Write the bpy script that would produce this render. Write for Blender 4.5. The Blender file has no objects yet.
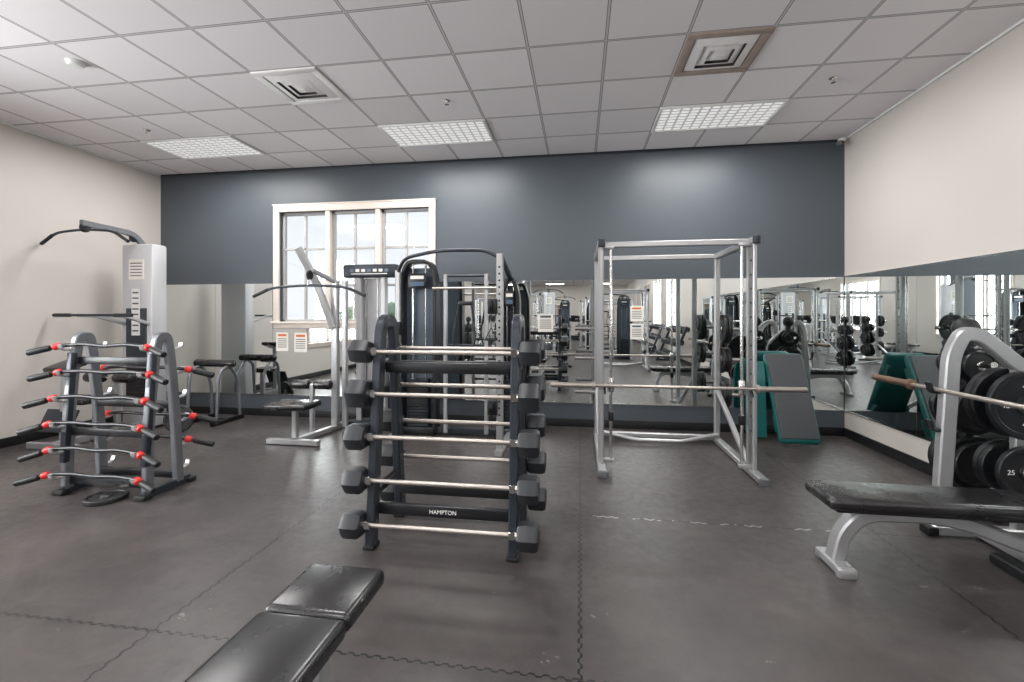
import bpy, bmesh, math, random
from mathutils import Vector, Matrix, Euler
random.seed(7)
scene = bpy.context.scene
try:
    scene.view_settings.view_transform = 'Standard'
    scene.view_settings.look = 'None'
except Exception: pass

# ------------------------------------------------------------ materials
def srgb(r, g, b):
    f = lambda c: (c/255/12.92) if c/255 <= .04045 else ((c/255+.055)/1.055)**2.4
    return (f(r), f(g), f(b), 1)
def principled(name):
    m = bpy.data.materials.new(name); m.use_nodes = True
    nt = m.node_tree
    return m, nt, nt.nodes['Principled BSDF']
def N(nt, t, **kw):
    n = nt.nodes.new(t)
    for k, v in kw.items():
        try: setattr(n, k, v)
        except Exception: pass
    return n
def mat(name, col, rough=.5, metal=0., var=.12, scale=30, bump=.0, spec=.5, rv=.06):
    m, nt, p = principled(name)
    tc = N(nt, 'ShaderNodeTexCoord'); no = N(nt, 'ShaderNodeTexNoise')
    no.inputs['Scale'].default_value = scale; no.inputs['Detail'].default_value = 4
    nt.links.new(tc.outputs['Object'], no.inputs['Vector'])
    mx = N(nt, 'ShaderNodeMix', data_type='RGBA')
    mx.inputs[6].default_value = tuple(c*(1-var) for c in col[:3])+(1,)
    mx.inputs[7].default_value = tuple(min(1, c*(1+var)) for c in col[:3])+(1,)
    nt.links.new(no.outputs['Fac'], mx.inputs[0]); nt.links.new(mx.outputs[2], p.inputs['Base Color'])
    mr = N(nt, 'ShaderNodeMapRange'); mr.inputs[3].default_value = max(0, rough-rv); mr.inputs[4].default_value = min(1, rough+rv)
    nt.links.new(no.outputs['Fac'], mr.inputs[0]); nt.links.new(mr.outputs[0], p.inputs['Roughness'])
    p.inputs['Metallic'].default_value = metal
    p.inputs['Specular IOR Level'].default_value = spec
    if bump:
        bp = N(nt, 'ShaderNodeBump'); bp.inputs['Strength'].default_value = bump; bp.inputs['Distance'].default_value = .01
        nt.links.new(no.outputs['Fac'], bp.inputs['Height']); nt.links.new(bp.outputs[0], p.inputs['Normal'])
    return m

SILVER = mat('silver_paint', srgb(172, 172, 173), .32, .6, .05, 60)
GREYM = mat('grey_metallic_paint', srgb(122, 124, 128), .34, .55, .08, 60)
WHITEP = mat('pale_powder_coat', srgb(188, 188, 190), .38, .2, .04, 60)
CHROME = mat('chrome', srgb(215, 213, 210), .18, 1., .04, 80)
WORN = mat('worn_steel_bar', srgb(180, 172, 165), .38, .9, .03, 4, rv=.03)
BRONZE = mat('bronze_sleeve', srgb(132, 106, 88), .38, .85, .05, 4, rv=.03)
BLACK = mat('black_powder_coat', srgb(22, 23, 26), .36, .1, .2, 60)
CHAR = mat('charcoal_frame', srgb(48, 53, 60), .34, .35, .15, 60)
VINYL = mat('black_vinyl', srgb(24, 23, 25), .27, 0, .1, 6, 0, .7, .04)
RUBBER = mat('black_rubber', srgb(22, 22, 24), .5, 0, .2, 30)
HEXR = mat('rubber_hex_head', srgb(34, 36, 40), .42, 0, .2, 30)
IRON = mat('iron_plate', srgb(24, 25, 28), .38, .2, .2, 30)
RED = mat('red_plastic', srgb(215, 45, 40), .4, 0, .1, 60)
TEAL = mat('teal_plastic', srgb(18, 92, 90), .42, 0, .12, 40)
GREYPAD = mat('grey_step_surface', srgb(60, 62, 65), .6, 0, .15, 120)
WHITE = mat('white_plastic', srgb(225, 225, 222), .45, 0, .03, 40)
PAPER = mat('paper', srgb(232, 228, 220), .8, 0, .03, 40)
INK = mat('printed_ink', srgb(90, 90, 95), .8, 0, .2, 90)
ORANGE = mat('orange_print', srgb(205, 110, 60), .8, 0, .1, 90)
BLUE = mat('blue_placard', srgb(60, 85, 110), .5, 0, .1, 60)
SHROUD = mat('shroud_blue_grey', srgb(82, 93, 104), .3, .3, .1, 40)
CASING = mat('window_casing_paint', srgb(226, 214, 204), .5, 0, .03, 30)
SASH = mat('window_sash_backlit_grey', srgb(180, 178, 176), .5, 0, .03, 30)  # backlit shade put into the colour: sash bars greyed against bright panes
DARKHOLE = mat('duct_interior', srgb(110, 106, 104), .8, 0, .2, 30)
VENTW = mat('vent_enamel', srgb(242, 240, 238), .45, 0, .05, 20)
VENTD = mat('vent_enamel_dusty', srgb(165, 148, 138), .6, 0, .25, 12)
BASEB = mat('baseboard_vinyl', srgb(24, 24, 27), .45, 0, .15, 30)
SCREEN = mat('console_screen', srgb(18, 24, 32), .2, 0, .1, 10)
WOOD = mat('door_paint', srgb(120, 96, 76), .5, 0, .15, 10)

def wallmat(name, col):
    m, nt, p = principled(name)
    tc = N(nt, 'ShaderNodeTexCoord'); n1 = N(nt, 'ShaderNodeTexNoise'); n2 = N(nt, 'ShaderNodeTexNoise')
    n1.inputs['Scale'].default_value = .8; n2.inputs['Scale'].default_value = 140
    nt.links.new(tc.outputs['Object'], n1.inputs['Vector']); nt.links.new(tc.outputs['Object'], n2.inputs['Vector'])
    mx = N(nt, 'ShaderNodeMix', data_type='RGBA')
    mx.inputs[6].default_value = tuple(c*.95 for c in col[:3])+(1,); mx.inputs[7].default_value = tuple(min(1, c*1.05) for c in col[:3])+(1,)
    nt.links.new(n1.outputs['Fac'], mx.inputs[0]); nt.links.new(mx.outputs[2], p.inputs['Base Color'])
    bp = N(nt, 'ShaderNodeBump'); bp.inputs['Strength'].default_value = .12; bp.inputs['Distance'].default_value = .004
    nt.links.new(n2.outputs['Fac'], bp.inputs['Height']); nt.links.new(bp.outputs[0], p.inputs['Normal'])
    p.inputs['Roughness'].default_value = .42; p.inputs['Specular IOR Level'].default_value = .45
    return m
BEIGE = wallmat('beige_wall_paint', srgb(200, 193, 187))
BLUEW = wallmat('slate_blue_wall_paint', srgb(74, 80, 86))

def M_(nt, op, a, b=None, c=None):
    n = N(nt, 'ShaderNodeMath', operation=op)
    for i, v in enumerate((a, b, c)):
        if v is None: continue
        if isinstance(v, (int, float)): n.inputs[i].default_value = v
        else: nt.links.new(v, n.inputs[i])
    return n.outputs[0]
def seam_dist(nt, coord, off, step):
    a = M_(nt, 'DIVIDE', M_(nt, 'SUBTRACT', coord, off), step)
    f = M_(nt, 'FRACT', M_(nt, 'ADD', a, 100.5))
    return M_(nt, 'MULTIPLY', M_(nt, 'ABSOLUTE', M_(nt, 'SUBTRACT', f, .5)), step)

def ceiling_mat():
    m, nt, p = principled('acoustic_tile_grid')
    tc = N(nt, 'ShaderNodeTexCoord'); sp = N(nt, 'ShaderNodeSeparateXYZ'); nt.links.new(tc.outputs['Object'], sp.inputs[0])
    X, Y = sp.outputs[0], sp.outputs[1]
    dx = seam_dist(nt, X, .2, .61); dy = seam_dist(nt, Y, 5.42, .61)
    d = M_(nt, 'MINIMUM', dx, dy)
    tee = M_(nt, 'LESS_THAN', d, .010)
    gap = M_(nt, 'MULTIPLY', M_(nt, 'LESS_THAN', d, .013), M_(nt, 'GREATER_THAN', d, .008))
    cx = M_(nt, 'FLOOR', M_(nt, 'DIVIDE', M_(nt, 'SUBTRACT', X, .2), .61)); cy = M_(nt, 'FLOOR', M_(nt, 'DIVIDE', M_(nt, 'SUBTRACT', Y, 5.42), .61))
    cb = N(nt, 'ShaderNodeCombineXYZ'); nt.links.new(cx, cb.inputs[0]); nt.links.new(cy, cb.inputs[1])
    wn = N(nt, 'ShaderNodeTexWhiteNoise'); nt.links.new(cb.outputs[0], wn.inputs[0])
    mx = N(nt, 'ShaderNodeMix', data_type='RGBA'); mx.inputs[6].default_value = srgb(228, 224, 225); mx.inputs[7].default_value = srgb(240, 236, 237)
    nt.links.new(wn.outputs[0], mx.inputs[0])
    m2 = N(nt, 'ShaderNodeMix', data_type='RGBA'); nt.links.new(tee, m2.inputs[0]); nt.links.new(mx.outputs[2], m2.inputs[6]); m2.inputs[7].default_value = srgb(200, 197, 198)
    m3 = N(nt, 'ShaderNodeMix', data_type='RGBA'); nt.links.new(gap, m3.inputs[0]); nt.links.new(m2.outputs[2], m3.inputs[6]); m3.inputs[7].default_value = srgb(115, 111, 113)
    nt.links.new(m3.outputs[2], p.inputs['Base Color'])
    no = N(nt, 'ShaderNodeTexNoise'); no.inputs['Scale'].default_value = 120; nt.links.new(tc.outputs['Object'], no.inputs['Vector'])
    bp = N(nt, 'ShaderNodeBump'); bp.inputs['Strength'].default_value = .3; bp.inputs['Distance'].default_value = .004
    nt.links.new(no.outputs['Fac'], bp.inputs['Height']); nt.links.new(bp.outputs[0], p.inputs['Normal'])
    p.inputs['Roughness'].default_value = .85; p.inputs['Specular IOR Level'].default_value = .2
    return m

def floor_mat():
    m, nt, p = principled('interlocking_rubber_floor')
    tc = N(nt, 'ShaderNodeTexCoord'); sp = N(nt, 'ShaderNodeSeparateXYZ'); nt.links.new(tc.outputs['Object'], sp.inputs[0])
    X, Y = sp.outputs[0], sp.outputs[1]
    def zig(c):
        s = M_(nt, 'MULTIPLY', M_(nt, 'SINE', M_(nt, 'MULTIPLY', c, 2*math.pi/.06)), 2.5)
        s = M_(nt, 'MINIMUM', M_(nt, 'MAXIMUM', s, -1.), 1.)
        return M_(nt, 'MULTIPLY', s, .006)
    sx = seam_dist(nt, M_(nt, 'ADD', X, zig(Y)), 0., 1.95)
    sy = seam_dist(nt, M_(nt, 'ADD', Y, zig(X)), 1.83, 1.52)
    d = M_(nt, 'MINIMUM', sx, sy)
    seam = M_(nt, 'LESS_THAN', d, .0052)
    def noise(sc, det=4, rough=.5):
        n = N(nt, 'ShaderNodeTexNoise'); n.inputs['Scale'].default_value = sc; n.inputs['Detail'].default_value = det; n.inputs['Roughness'].default_value = rough
        nt.links.new(tc.outputs['Object'], n.inputs['Vector']); return n.outputs['Fac']
    big = noise(1.3, 9, .72); fine = noise(160, 2); mid = noise(14, 5, .7)
    mr = N(nt, 'ShaderNodeMapRange'); mr.inputs[1].default_value = .34; mr.inputs[2].default_value = .66; nt.links.new(big, mr.inputs[0])
    mx = N(nt, 'ShaderNodeMix', data_type='RGBA'); mx.inputs[6].default_value = srgb(58, 54, 53); mx.inputs[7].default_value = srgb(86, 80, 78)
    nt.links.new(mr.outputs[0], mx.inputs[0])
    mf = N(nt, 'ShaderNodeMix', data_type='RGBA', blend_type='MULTIPLY'); mf.inputs[0].default_value = .4
    nt.links.new(mx.outputs[2], mf.inputs[6]); nt.links.new(fine, mf.inputs[7])
    cb = N(nt, 'ShaderNodeCombineXYZ')
    nt.links.new(M_(nt, 'FLOOR', M_(nt, 'DIVIDE', M_(nt, 'ADD', X, zig(Y)), 1.95)), cb.inputs[0])
    nt.links.new(M_(nt, 'FLOOR', M_(nt, 'DIVIDE', M_(nt, 'SUBTRACT', M_(nt, 'ADD', Y, zig(X)), 1.83), 1.52)), cb.inputs[1])
    wn = N(nt, 'ShaderNodeTexWhiteNoise'); nt.links.new(cb.outputs[0], wn.inputs[0])
    hs = N(nt, 'ShaderNodeHueSaturation'); nt.links.new(M_(nt, 'ADD', M_(nt, 'MULTIPLY', wn.outputs[0], .18), .91), hs.inputs['Value']); nt.links.new(mf.outputs[2], hs.inputs['Color'])
    m3 = N(nt, 'ShaderNodeMix', data_type='RGBA'); nt.links.new(seam, m3.inputs[0]); nt.links.new(hs.outputs[0], m3.inputs[6]); m3.inputs[7].default_value = srgb(18, 17, 17)
    band = M_(nt, 'LESS_THAN', sy, .007)
    band = M_(nt, 'MULTIPLY', band, M_(nt, 'GREATER_THAN', Y, 3.)); band = M_(nt, 'MULTIPLY', band, M_(nt, 'LESS_THAN', Y, 3.7))
    band = M_(nt, 'MULTIPLY', band, M_(nt, 'GREATER_THAN', X, -.1)); band = M_(nt, 'MULTIPLY', band, M_(nt, 'LESS_THAN', X, 1.8))
    band = M_(nt, 'MULTIPLY', band, M_(nt, 'GREATER_THAN', noise(9, 3), .5))
    sc = M_(nt, 'MULTIPLY', M_(nt, 'GREATER_THAN', noise(3.5, 8, .8), .645), .3)
    wh = M_(nt, 'MINIMUM', M_(nt, 'ADD', M_(nt, 'MULTIPLY', band, .85), sc), 1.)
    m4 = N(nt, 'ShaderNodeMix', data_type='RGBA'); nt.links.new(wh, m4.inputs[0]); nt.links.new(m3.outputs[2], m4.inputs[6]); m4.inputs[7].default_value = srgb(170, 166, 164)
    nt.links.new(m4.outputs[2], p.inputs['Base Color'])
    rr = N(nt, 'ShaderNodeMapRange'); rr.inputs[1].default_value = .3; rr.inputs[2].default_value = .7; rr.inputs[3].default_value = .28; rr.inputs[4].default_value = .48; nt.links.new(mid, rr.inputs[0]); nt.links.new(rr.outputs[0], p.inputs['Roughness'])
    h = M_(nt, 'SUBTRACT', M_(nt, 'MULTIPLY', fine, .25), seam)
    bp = N(nt, 'ShaderNodeBump'); bp.inputs['Strength'].default_value = .35; bp.inputs['Distance'].default_value = .004
    nt.links.new(h, bp.inputs['Height']); nt.links.new(bp.outputs[0], p.inputs['Normal'])
    return m

def mirror_mat():
    m, nt, p = principled('mirror_glass')
    tc = N(nt, 'ShaderNodeTexCoord'); no = N(nt, 'ShaderNodeTexNoise'); no.inputs['Scale'].default_value = 2
    nt.links.new(tc.outputs['Object'], no.inputs['Vector'])
    mx = N(nt, 'ShaderNodeMix', data_type='RGBA'); mx.inputs[6].default_value = (.77, .81, .80, 1); mx.inputs[7].default_value = (.81, .84, .83, 1)
    nt.links.new(no.outputs['Fac'], mx.inputs[0]); nt.links.new(mx.outputs[2], p.inputs['Base Color'])
    p.inputs['Metallic'].default_value = 1; p.inputs['Roughness'].default_value = 0.0
    return m
def glass_mat():
    m = bpy.data.materials.new('window_glass'); m.use_nodes = True; nt = m.node_tree
    for n in list(nt.nodes):
        if n.type != 'OUTPUT_MATERIAL': nt.nodes.remove(n)
    out = [n for n in nt.nodes if n.type == 'OUTPUT_MATERIAL'][0]
    t = N(nt, 'ShaderNodeBsdfTransparent'); g = N(nt, 'ShaderNodeBsdfGlossy'); g.inputs['Roughness'].default_value = .02
    mx = N(nt, 'ShaderNodeMixShader'); mx.inputs[0].default_value = .06
    nt.links.new(t.outputs[0], mx.inputs[1]); nt.links.new(g.outputs[0], mx.inputs[2]); nt.links.new(mx.outputs[0], out.inputs[0])
    return m
def lens_mat():
    m, nt, p = principled('prismatic_light_lens')
    tc = N(nt, 'ShaderNodeTexCoord'); sp = N(nt, 'ShaderNodeSeparateXYZ'); nt.links.new(tc.outputs['Object'], sp.inputs[0])
    dx = seam_dist(nt, sp.outputs[0], 0, .0975); dy = seam_dist(nt, sp.outputs[1], 0, .07)
    mr = N(nt, 'ShaderNodeMapRange'); mr.inputs[1].default_value = .004; mr.inputs[2].default_value = .022; mr.inputs[3].default_value = .16; mr.inputs[4].default_value = .8
    nt.links.new(M_(nt, 'MINIMUM', M_(nt, 'MULTIPLY', dx, 1.), M_(nt, 'MULTIPLY', dy, .8)), mr.inputs[0])
    p.inputs['Base Color'].default_value = (.45, .45, .45, 1); p.inputs['Emission Color'].default_value = (1, .99, .97, 1)
    nt.links.new(mr.outputs[0], p.inputs['Emission Strength'])
    return m
CEIL = ceiling_mat(); FLOOR = floor_mat(); MIRROR = mirror_mat(); GLASS = glass_mat(); LENS = lens_mat()

# ------------------------------------------------------------ mesh builder
class B:
    def __init__(s, name): s.name = name; s.bm = bmesh.new(); s.mats = []
    def mi(s, m):
        if m not in s.mats: s.mats.append(m)
        return s.mats.index(m)
    def raw(s, vs, fs, m, M=None):
        i = s.mi(m)
        bv = [s.bm.verts.new((M @ Vector(v)) if M else v) for v in vs]
        for f in fs:
            try: fc = s.bm.faces.new([bv[k] for k in f]); fc.material_index = i
            except ValueError: pass
    def tmp(s, t, m, M):
        t.verts.index_update()
        s.raw([v.co.copy() for v in t.verts], [[v.index for v in f.verts] for f in t.faces], m, M); t.free()
    def box(s, c, sz, m, rot=None, bev=0, seg=2):
        t = bmesh.new(); bmesh.ops.create_cube(t, size=1)
        for v in t.verts: v.co = Vector((v.co.x*sz[0], v.co.y*sz[1], v.co.z*sz[2]))
        if bev: bmesh.ops.bevel(t, geom=t.edges[:], offset=min(bev, min(sz)*.49), segments=seg, affect='EDGES', profile=.5)
        M = Matrix.Translation(c)
        if rot: M = M @ Euler([math.radians(a) for a in rot]).to_matrix().to_4x4()
        s.tmp(t, m, M)
    def b2(s, x0, x1, y0, y1, z0, z1, m, bev=0):
        s.box(((x0+x1)/2, (y0+y1)/2, (z0+z1)/2), (x1-x0, y1-y0, z1-z0), m, None, bev)
    def lathe(s, p, ax, prof, m, n=24):
        ax = Vector(ax).normalized(); q = Vector((0, 0, 1)).rotation_difference(ax)
        vs = []; fs = []
        for (r, t) in prof:
            for k in range(n):
                a = 2*math.pi*(k+.5)/n
                vs.append(Vector(p) + q @ Vector((max(r, 1e-4)*math.cos(a), max(r, 1e-4)*math.sin(a), t)))
        L = len(prof)
        for i in range(L-1):
            for k in range(n):
                k2 = (k+1) % n
                fs.append([i*n+k, i*n+k2, (i+1)*n+k2, (i+1)*n+k])
        fs.append(list(range(n))[::-1]); fs.append([(L-1)*n+k for k in range(n)])
        s.raw(vs, fs, m)
    def cyl(s, a, b, r, m, n=14):
        a = Vector(a); b = Vector(b); L = (b-a).length
        s.lathe(a, b-a, [(r, 0), (r, L)], m, n)
    def roller(s, a, b, r, m, n=18):
        a = Vector(a); b = Vector(b); L = (b-a).length; e = min(r*.4, L*.3)
        s.lathe(a, b-a, [(r*.7, 0), (r*.93, e*.4), (r, e), (r, L-e), (r*.93, L-e*.4), (r*.7, L)], m, n)
    def ball(s, c, r, m, n=18):
        pr = [(r*math.sin(math.pi*i/10), -r*math.cos(math.pi*i/10)) for i in range(11)]
        s.lathe(c, (0, 0, 1), pr, m, n)
    def sweep(s, pts, m, r=None, rect=None, up=(0, 0, 1), fil=.06, n=10, caps=True):
        P = [Vector(p) for p in pts]; out = [P[0]]
        for i in range(1, len(P)-1):
            a, b, c = P[i-1], P[i], P[i+1]
            la, lc = (a-b).length, (c-b).length; f = min(fil, la*.48, lc*.48)
            p0 = b+(a-b)*(f/la); p2 = b+(c-b)*(f/lc)
            if (a-b).normalized().dot((c-b).normalized()) < -.999: out.append(b); continue
            for k in range(6):
                t = k/5; out.append(p0*(1-t)**2+b*2*t*(1-t)+p2*t*t)
        out.append(P[-1]); U = Vector(up).normalized()
        if r is not None: sec = [(r*math.cos(2*math.pi*k/n), r*math.sin(2*math.pi*k/n)) for k in range(n)]
        else:
            w, h = rect[0]/2, rect[1]/2; e = min(w, h)*.28
            sec = [(w-e, -h), (w, -h+e), (w, h-e), (w-e, h), (-w+e, h), (-w, h-e), (-w, -h+e), (-w+e, -h)]
        ns = len(sec); vs = []; fs = []
        for i, p in enumerate(out):
            if i == 0: t = out[1]-p
            elif i == len(out)-1: t = p-out[i-1]
            else: t = (out[i+1]-p).normalized()+(p-out[i-1]).normalized()
            t.normalize(); side = t.cross(U)
            if side.length < .02: side = t.cross(Vector((.3, .9, .2)))
            side.normalize(); nn = side.cross(t)
            for (x, y) in sec: vs.append(p+side*x+nn*y)
        for i in range(len(out)-1):
            for k in range(ns):
                k2 = (k+1) % ns
                fs.append([i*ns+k, i*ns+k2, (i+1)*ns+k2, (i+1)*ns+k])
        if caps:
            fs.append(list(range(ns))[::-1]); fs.append([(len(out)-1)*ns+k for k in range(ns)])
        s.raw(vs, fs, m)
    def text(s, txt, size, m, M, ext=.001):
        cu = bpy.data.curves.new('t', 'FONT'); cu.body = txt; cu.size = size; cu.extrude = ext; cu.align_x = 'CENTER'; cu.align_y = 'CENTER'
        o = bpy.data.objects.new('t', cu); scene.collection.objects.link(o)
        dg = bpy.context.evaluated_depsgraph_get(); me = o.evaluated_get(dg).to_mesh()
        s.raw([v.co.copy() for v in me.vertices], [list(p.vertices) for p in me.polygons], m, M)
        bpy.data.objects.remove(o); bpy.data.curves.remove(cu)
    def finish(s, origin=(0, 0, 0), loc=None, rotz=0):
        bmesh.ops.recalc_face_normals(s.bm, faces=s.bm.faces[:])
        o = Vector(origin)
        for v in s.bm.verts: v.co -= o
        me = bpy.data.meshes.new(s.name); s.bm.to_mesh(me); s.bm.free()
        for m in s.mats: me.materials.append(m)
        me.polygons.foreach_set('use_smooth', [True]*len(me.polygons))
        me.set_sharp_from_angle(angle=math.radians(38))
        ob = bpy.data.objects.new(s.name, me); scene.collection.objects.link(ob)
        ob.location = o if loc is None else loc; ob.rotation_euler = (0, 0, math.radians(rotz))
        return ob
def dup(ob, loc, rotz=0, name=None):
    o = ob.copy(); o.name = name or ob.name.split('.')[0]
    scene.collection.objects.link(o); o.location = loc; o.rotation_euler = (0, 0, math.radians(rotz)); return o
TXY = lambda x, y, z: Matrix.Translation((x, y, z)) @ Matrix.Rotation(math.radians(90), 4, 'X')   # faces -Y

# ------------------------------------------------------------ room shell
XL, XR, YB, YF, H = -6.28, 3.16, 6.03, -20.0, 3.58
T = .16
b = B('floor'); b.b2(XL-T, XR+T, YF-T, YB+T, -.12, 0, FLOOR); b.finish()
b = B('ceiling'); b.b2(XL-T, XR+T, YF-T, YB+T, H, H+.12, CEIL); b.finish()

def wall(name, axis, c, thick, a0, a1, holes, m):
    b = B(name)
    def seg(p, q, z0, z1):
        lo, hi = min(c, c+thick), max(c, c+thick)
        if axis == 'X': b.b2(p, q, lo, hi, z0, z1, m)
        else: b.b2(lo, hi, p, q, z0, z1, m)
    cur = a0
    for (p, q, z0, z1) in sorted(holes):
        seg(cur, p, 0, H); seg(p, q, 0, z0) if z0 > 0 else None; seg(p, q, z1, H); cur = q
    seg(cur, a1, 0, H); return b.finish()
WB = (-4.30, -2.05, 1.36, 2.95)
wall('wall_back', 'X', YB, T, XL-T, XR+T, [WB], BLUEW)
LW = [(-.6, 2.2, .8, 3.0), (-6.2, -3.4, .8, 3.0), (-12.2, -9.4, .8, 3.0)]  # left openings are added so side light reaches ceiling and floor
RW = [(-5.2, -3.4, .9, 2.9), (-8.2, -6.4, .9, 2.9), (-11.2, -9.4, .9, 2.9), (-14.2, -12.4, .9, 2.9)]
wall('wall_left', 'Y', XL, -T, YF, YB, LW, BEIGE)
wall('wall_right', 'Y', XR, T, YF, YB, RW, BEIGE)
DR = (-2.6, -.7, 0, 2.3)
wall('wall_front', 'X', YF, -T, XL-T, XR+T, [DR], BEIGE)

def window(name, axis, c, inward, hole, cols=3, sub=2, rows=3, cas=.09):
    b = B(name); p, q, z0, z1 = hole
    def bx(a0, a1, d0, d1, zz0, zz1, m, bev=.004):
        lo, hi = sorted((c+inward*d0, c+inward*d1))
        if axis == 'X': b.b2(a0, a1, lo, hi, zz0, zz1, m, bev)
        else: b.b2(lo, hi, a0, a1, zz0, zz1, m, bev)
    bx(p-cas, p, 0, .035, z0-cas, z1+cas, CASING); bx(q, q+cas, 0, .035, z0-cas, z1+cas, CASING)
    bx(p, q, 0, .035, z1, z1+cas, CASING); bx(p, q, 0, .035, z0-cas, z0, CASING)
    bx(p-cas-.01, q+cas+.01, 0, .045, z1+cas, z1+cas+.02, CASING); bx(p-cas-.02, q+cas+.02, 0, .065, z0-.02, z0+.012, CASING)
    W = (q-p)/cols
    for i in range(cols):
        a, e = p+i*W, p+(i+1)*W
        if i: bx(a-.035, a+.035, -.1, .02, z0, z1, CASING)
        f = .04; a2, e2 = (a+(.035 if i else 0)), (e-(.035 if i < cols-1 else 0))
        bx(a2, a2+f, -.1, -.05, z0, z1, SASH); bx(e2-f, e2, -.1, -.05, z0, z1, SASH)
        bx(a2, e2, -.1, -.05, z0, z0+f, SASH); bx(a2, e2, -.1, -.05, z1-f, z1, SASH)
        for k in range(1, sub):
            xx = a2+(e2-a2)*k/sub; bx(xx-.017, xx+.017, -.09, -.06, z0, z1, SASH)
        for k in range(1, rows):
            zz = z0+(z1-z0)*k/rows; bx(a2, e2, -.09, -.06, zz-.017, zz+.017, SASH)
        bx(a2+.01, e2-.01, -.077, -.073, z0+.01, z1-.01, GLASS, 0)
    return b.finish(origin=((p+q)/2, c, z0) if axis == 'X' else (c, (p+q)/2, z0))
window('window_1', 'X', YB, -1, WB)
k = 2
for h in LW: window('window_%d' % k, 'Y', XL, 1, h); k += 1  # left windows added to go with the fill lamps
for h in RW: window('window_%d' % k, 'Y', XR, -1, h, 2); k += 1
b = B('door_1')
b.b2(-2.595, -2.52, YF-.1, YF-.002, 0, 2.295, CASING); b.b2(-.78, -.705, YF-.1, YF-.002, 0, 2.295, CASING); b.b2(-2.52, -.78, YF-.1, YF-.002, 2.22, 2.295, CASING)
for x0 in (-2.51, -1.645):
    b.b2(x0, x0+.855, YF-.08, YF-.04, .01, 2.21, WOOD, .005)
    b.b2(x0+.2, x0+.65, YF-.045, YF-.03, 1.0, 2.0, SCREEN); b.cyl((x0+.7, YF-.02, .95), (x0+.7, YF-.02, 1.2), .012, CHROME)
b.finish(origin=(-1.65, YF, 0))

b = B('baseboard_back'); b.b2(XL, XR, YB-.015, YB, 0, .105, BASEB, .003); b.finish()
b = B('baseboard_left'); b.b2(XL, XL+.015, YF, YB-.016, 0, .105, BASEB, .003); b.finish()
b = B('baseboard_right'); b.b2(XR-.015, XR, YF, YB-.016, 0, .105, BASEB, .003); b.finish()
b = B('trim_1'); b.b2(XL, XR, YB-.022, YB, H-.02, H, CHAR); b.finish()
b = B('trim_2'); b.b2(XL, XL+.022, YF, YB-.023, H-.02, H, WHITE); b.finish()
b = B('trim_3'); b.b2(XR-.022, XR, YF, YB-.023, H-.02, H, WHITE); b.finish()

# mirrors
MZ0, MZ1 = .32, 1.92
b = B('mirror_back')
wx0, wx1, wz = WB[0]-.115, WB[1]+.115, WB[2]-.095
def pan(x0, x1, z0, z1): b.b2(x0+.0015, x1-.0015, YB-.007, YB-.001, z0, z1, MIRROR)
pan(XL+.01, -5.35, MZ0, MZ1); pan(-5.35, wx0, MZ0, MZ1); pan(wx0, -3.2, MZ0, wz); pan(-3.2, wx1, MZ0, wz)
xs = [wx1, -.42, 1.4, XR-.012]
for i in range(3): pan(xs[i], xs[i+1], MZ0, MZ1)
b.b2(XL+.01, XR-.012, YB-.012, YB-.001, MZ0-.012, MZ0, CHROME)
b.finish(origin=(0, YB, MZ0))
b = B('mirror_right')
ys = [-.4, 1.0, 2.28, 3.55, 4.83, YB-.012]
for i in range(5): b.b2(XR-.007, XR-.001, ys[i]+.0015, ys[i+1]-.0015, MZ0, MZ1, MIRROR)
b.b2(XR-.012, XR-.001, ys[0], ys[-1], MZ0-.012, MZ0, CHROME)
b.b2(XR-.012, XR-.001, ys[0], ys[-1], MZ1, MZ1+.01, CHROME)
b.finish(origin=(XR, 2.5, MZ0))

# ceiling fixtures
def area(name, loc, size, power, rot, col=(1, 1, 1)):
    l = bpy.data.lights.new(name, 'AREA'); l.shape = 'RECTANGLE'; l.size, l.size_y = size; l.energy = power; l.color = col
    o = bpy.data.objects.new(name, l); scene.collection.objects.link(o); o.location = loc; o.rotation_euler = [math.radians(a) for a in rot]; return o
b = B('ceiling_light')
for (x0, x1, y0, y1) in ((-.61, .61, -.305, -.28), (-.61, .61, .28, .305), (-.61, -.585, -.28, .28), (.585, .61, -.28, .28)):
    b.b2(x0, x1, y0, y1, -.022, 0, WHITE, .003)
b.b2(-.585, .585, -.28, .28, -.012, -.004, LENS)
CL = None
for y in (5.115, 2.065, -.985, -4.035, -8.915, -13.795, -18.065):
    for x in (-4.68, -1.63, 1.42):
        if CL is None: CL = b.finish(origin=(0, 0, 0), loc=(x, y, H))
        else: dup(CL, (x, y, H))
        pw = 54 if y > 3 else (40 if y > 0 else 42)
        area('ceiling_light_lamp', (x, y, H-.03), (1.15, .54), pw, (0, 0, 0), (1, .99, .975))
for (p, q, z0, z1) in LW: area('window_fill_lamp', (XL-.3, (p+q)/2, (z0+z1)/2), (z1-z0, q-p), 480, (0, -90, 0), (.96, .98, 1))  # added lamps outside the left openings, brightening the ceiling
for (p, q, z0, z1) in RW[:2]: area('window_fill_lamp', (XR+.3, (p+q)/2, (z0+z1)/2), (z1-z0, q-p), 240, (0, 90, 0), (.96, .98, 1))

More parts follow.
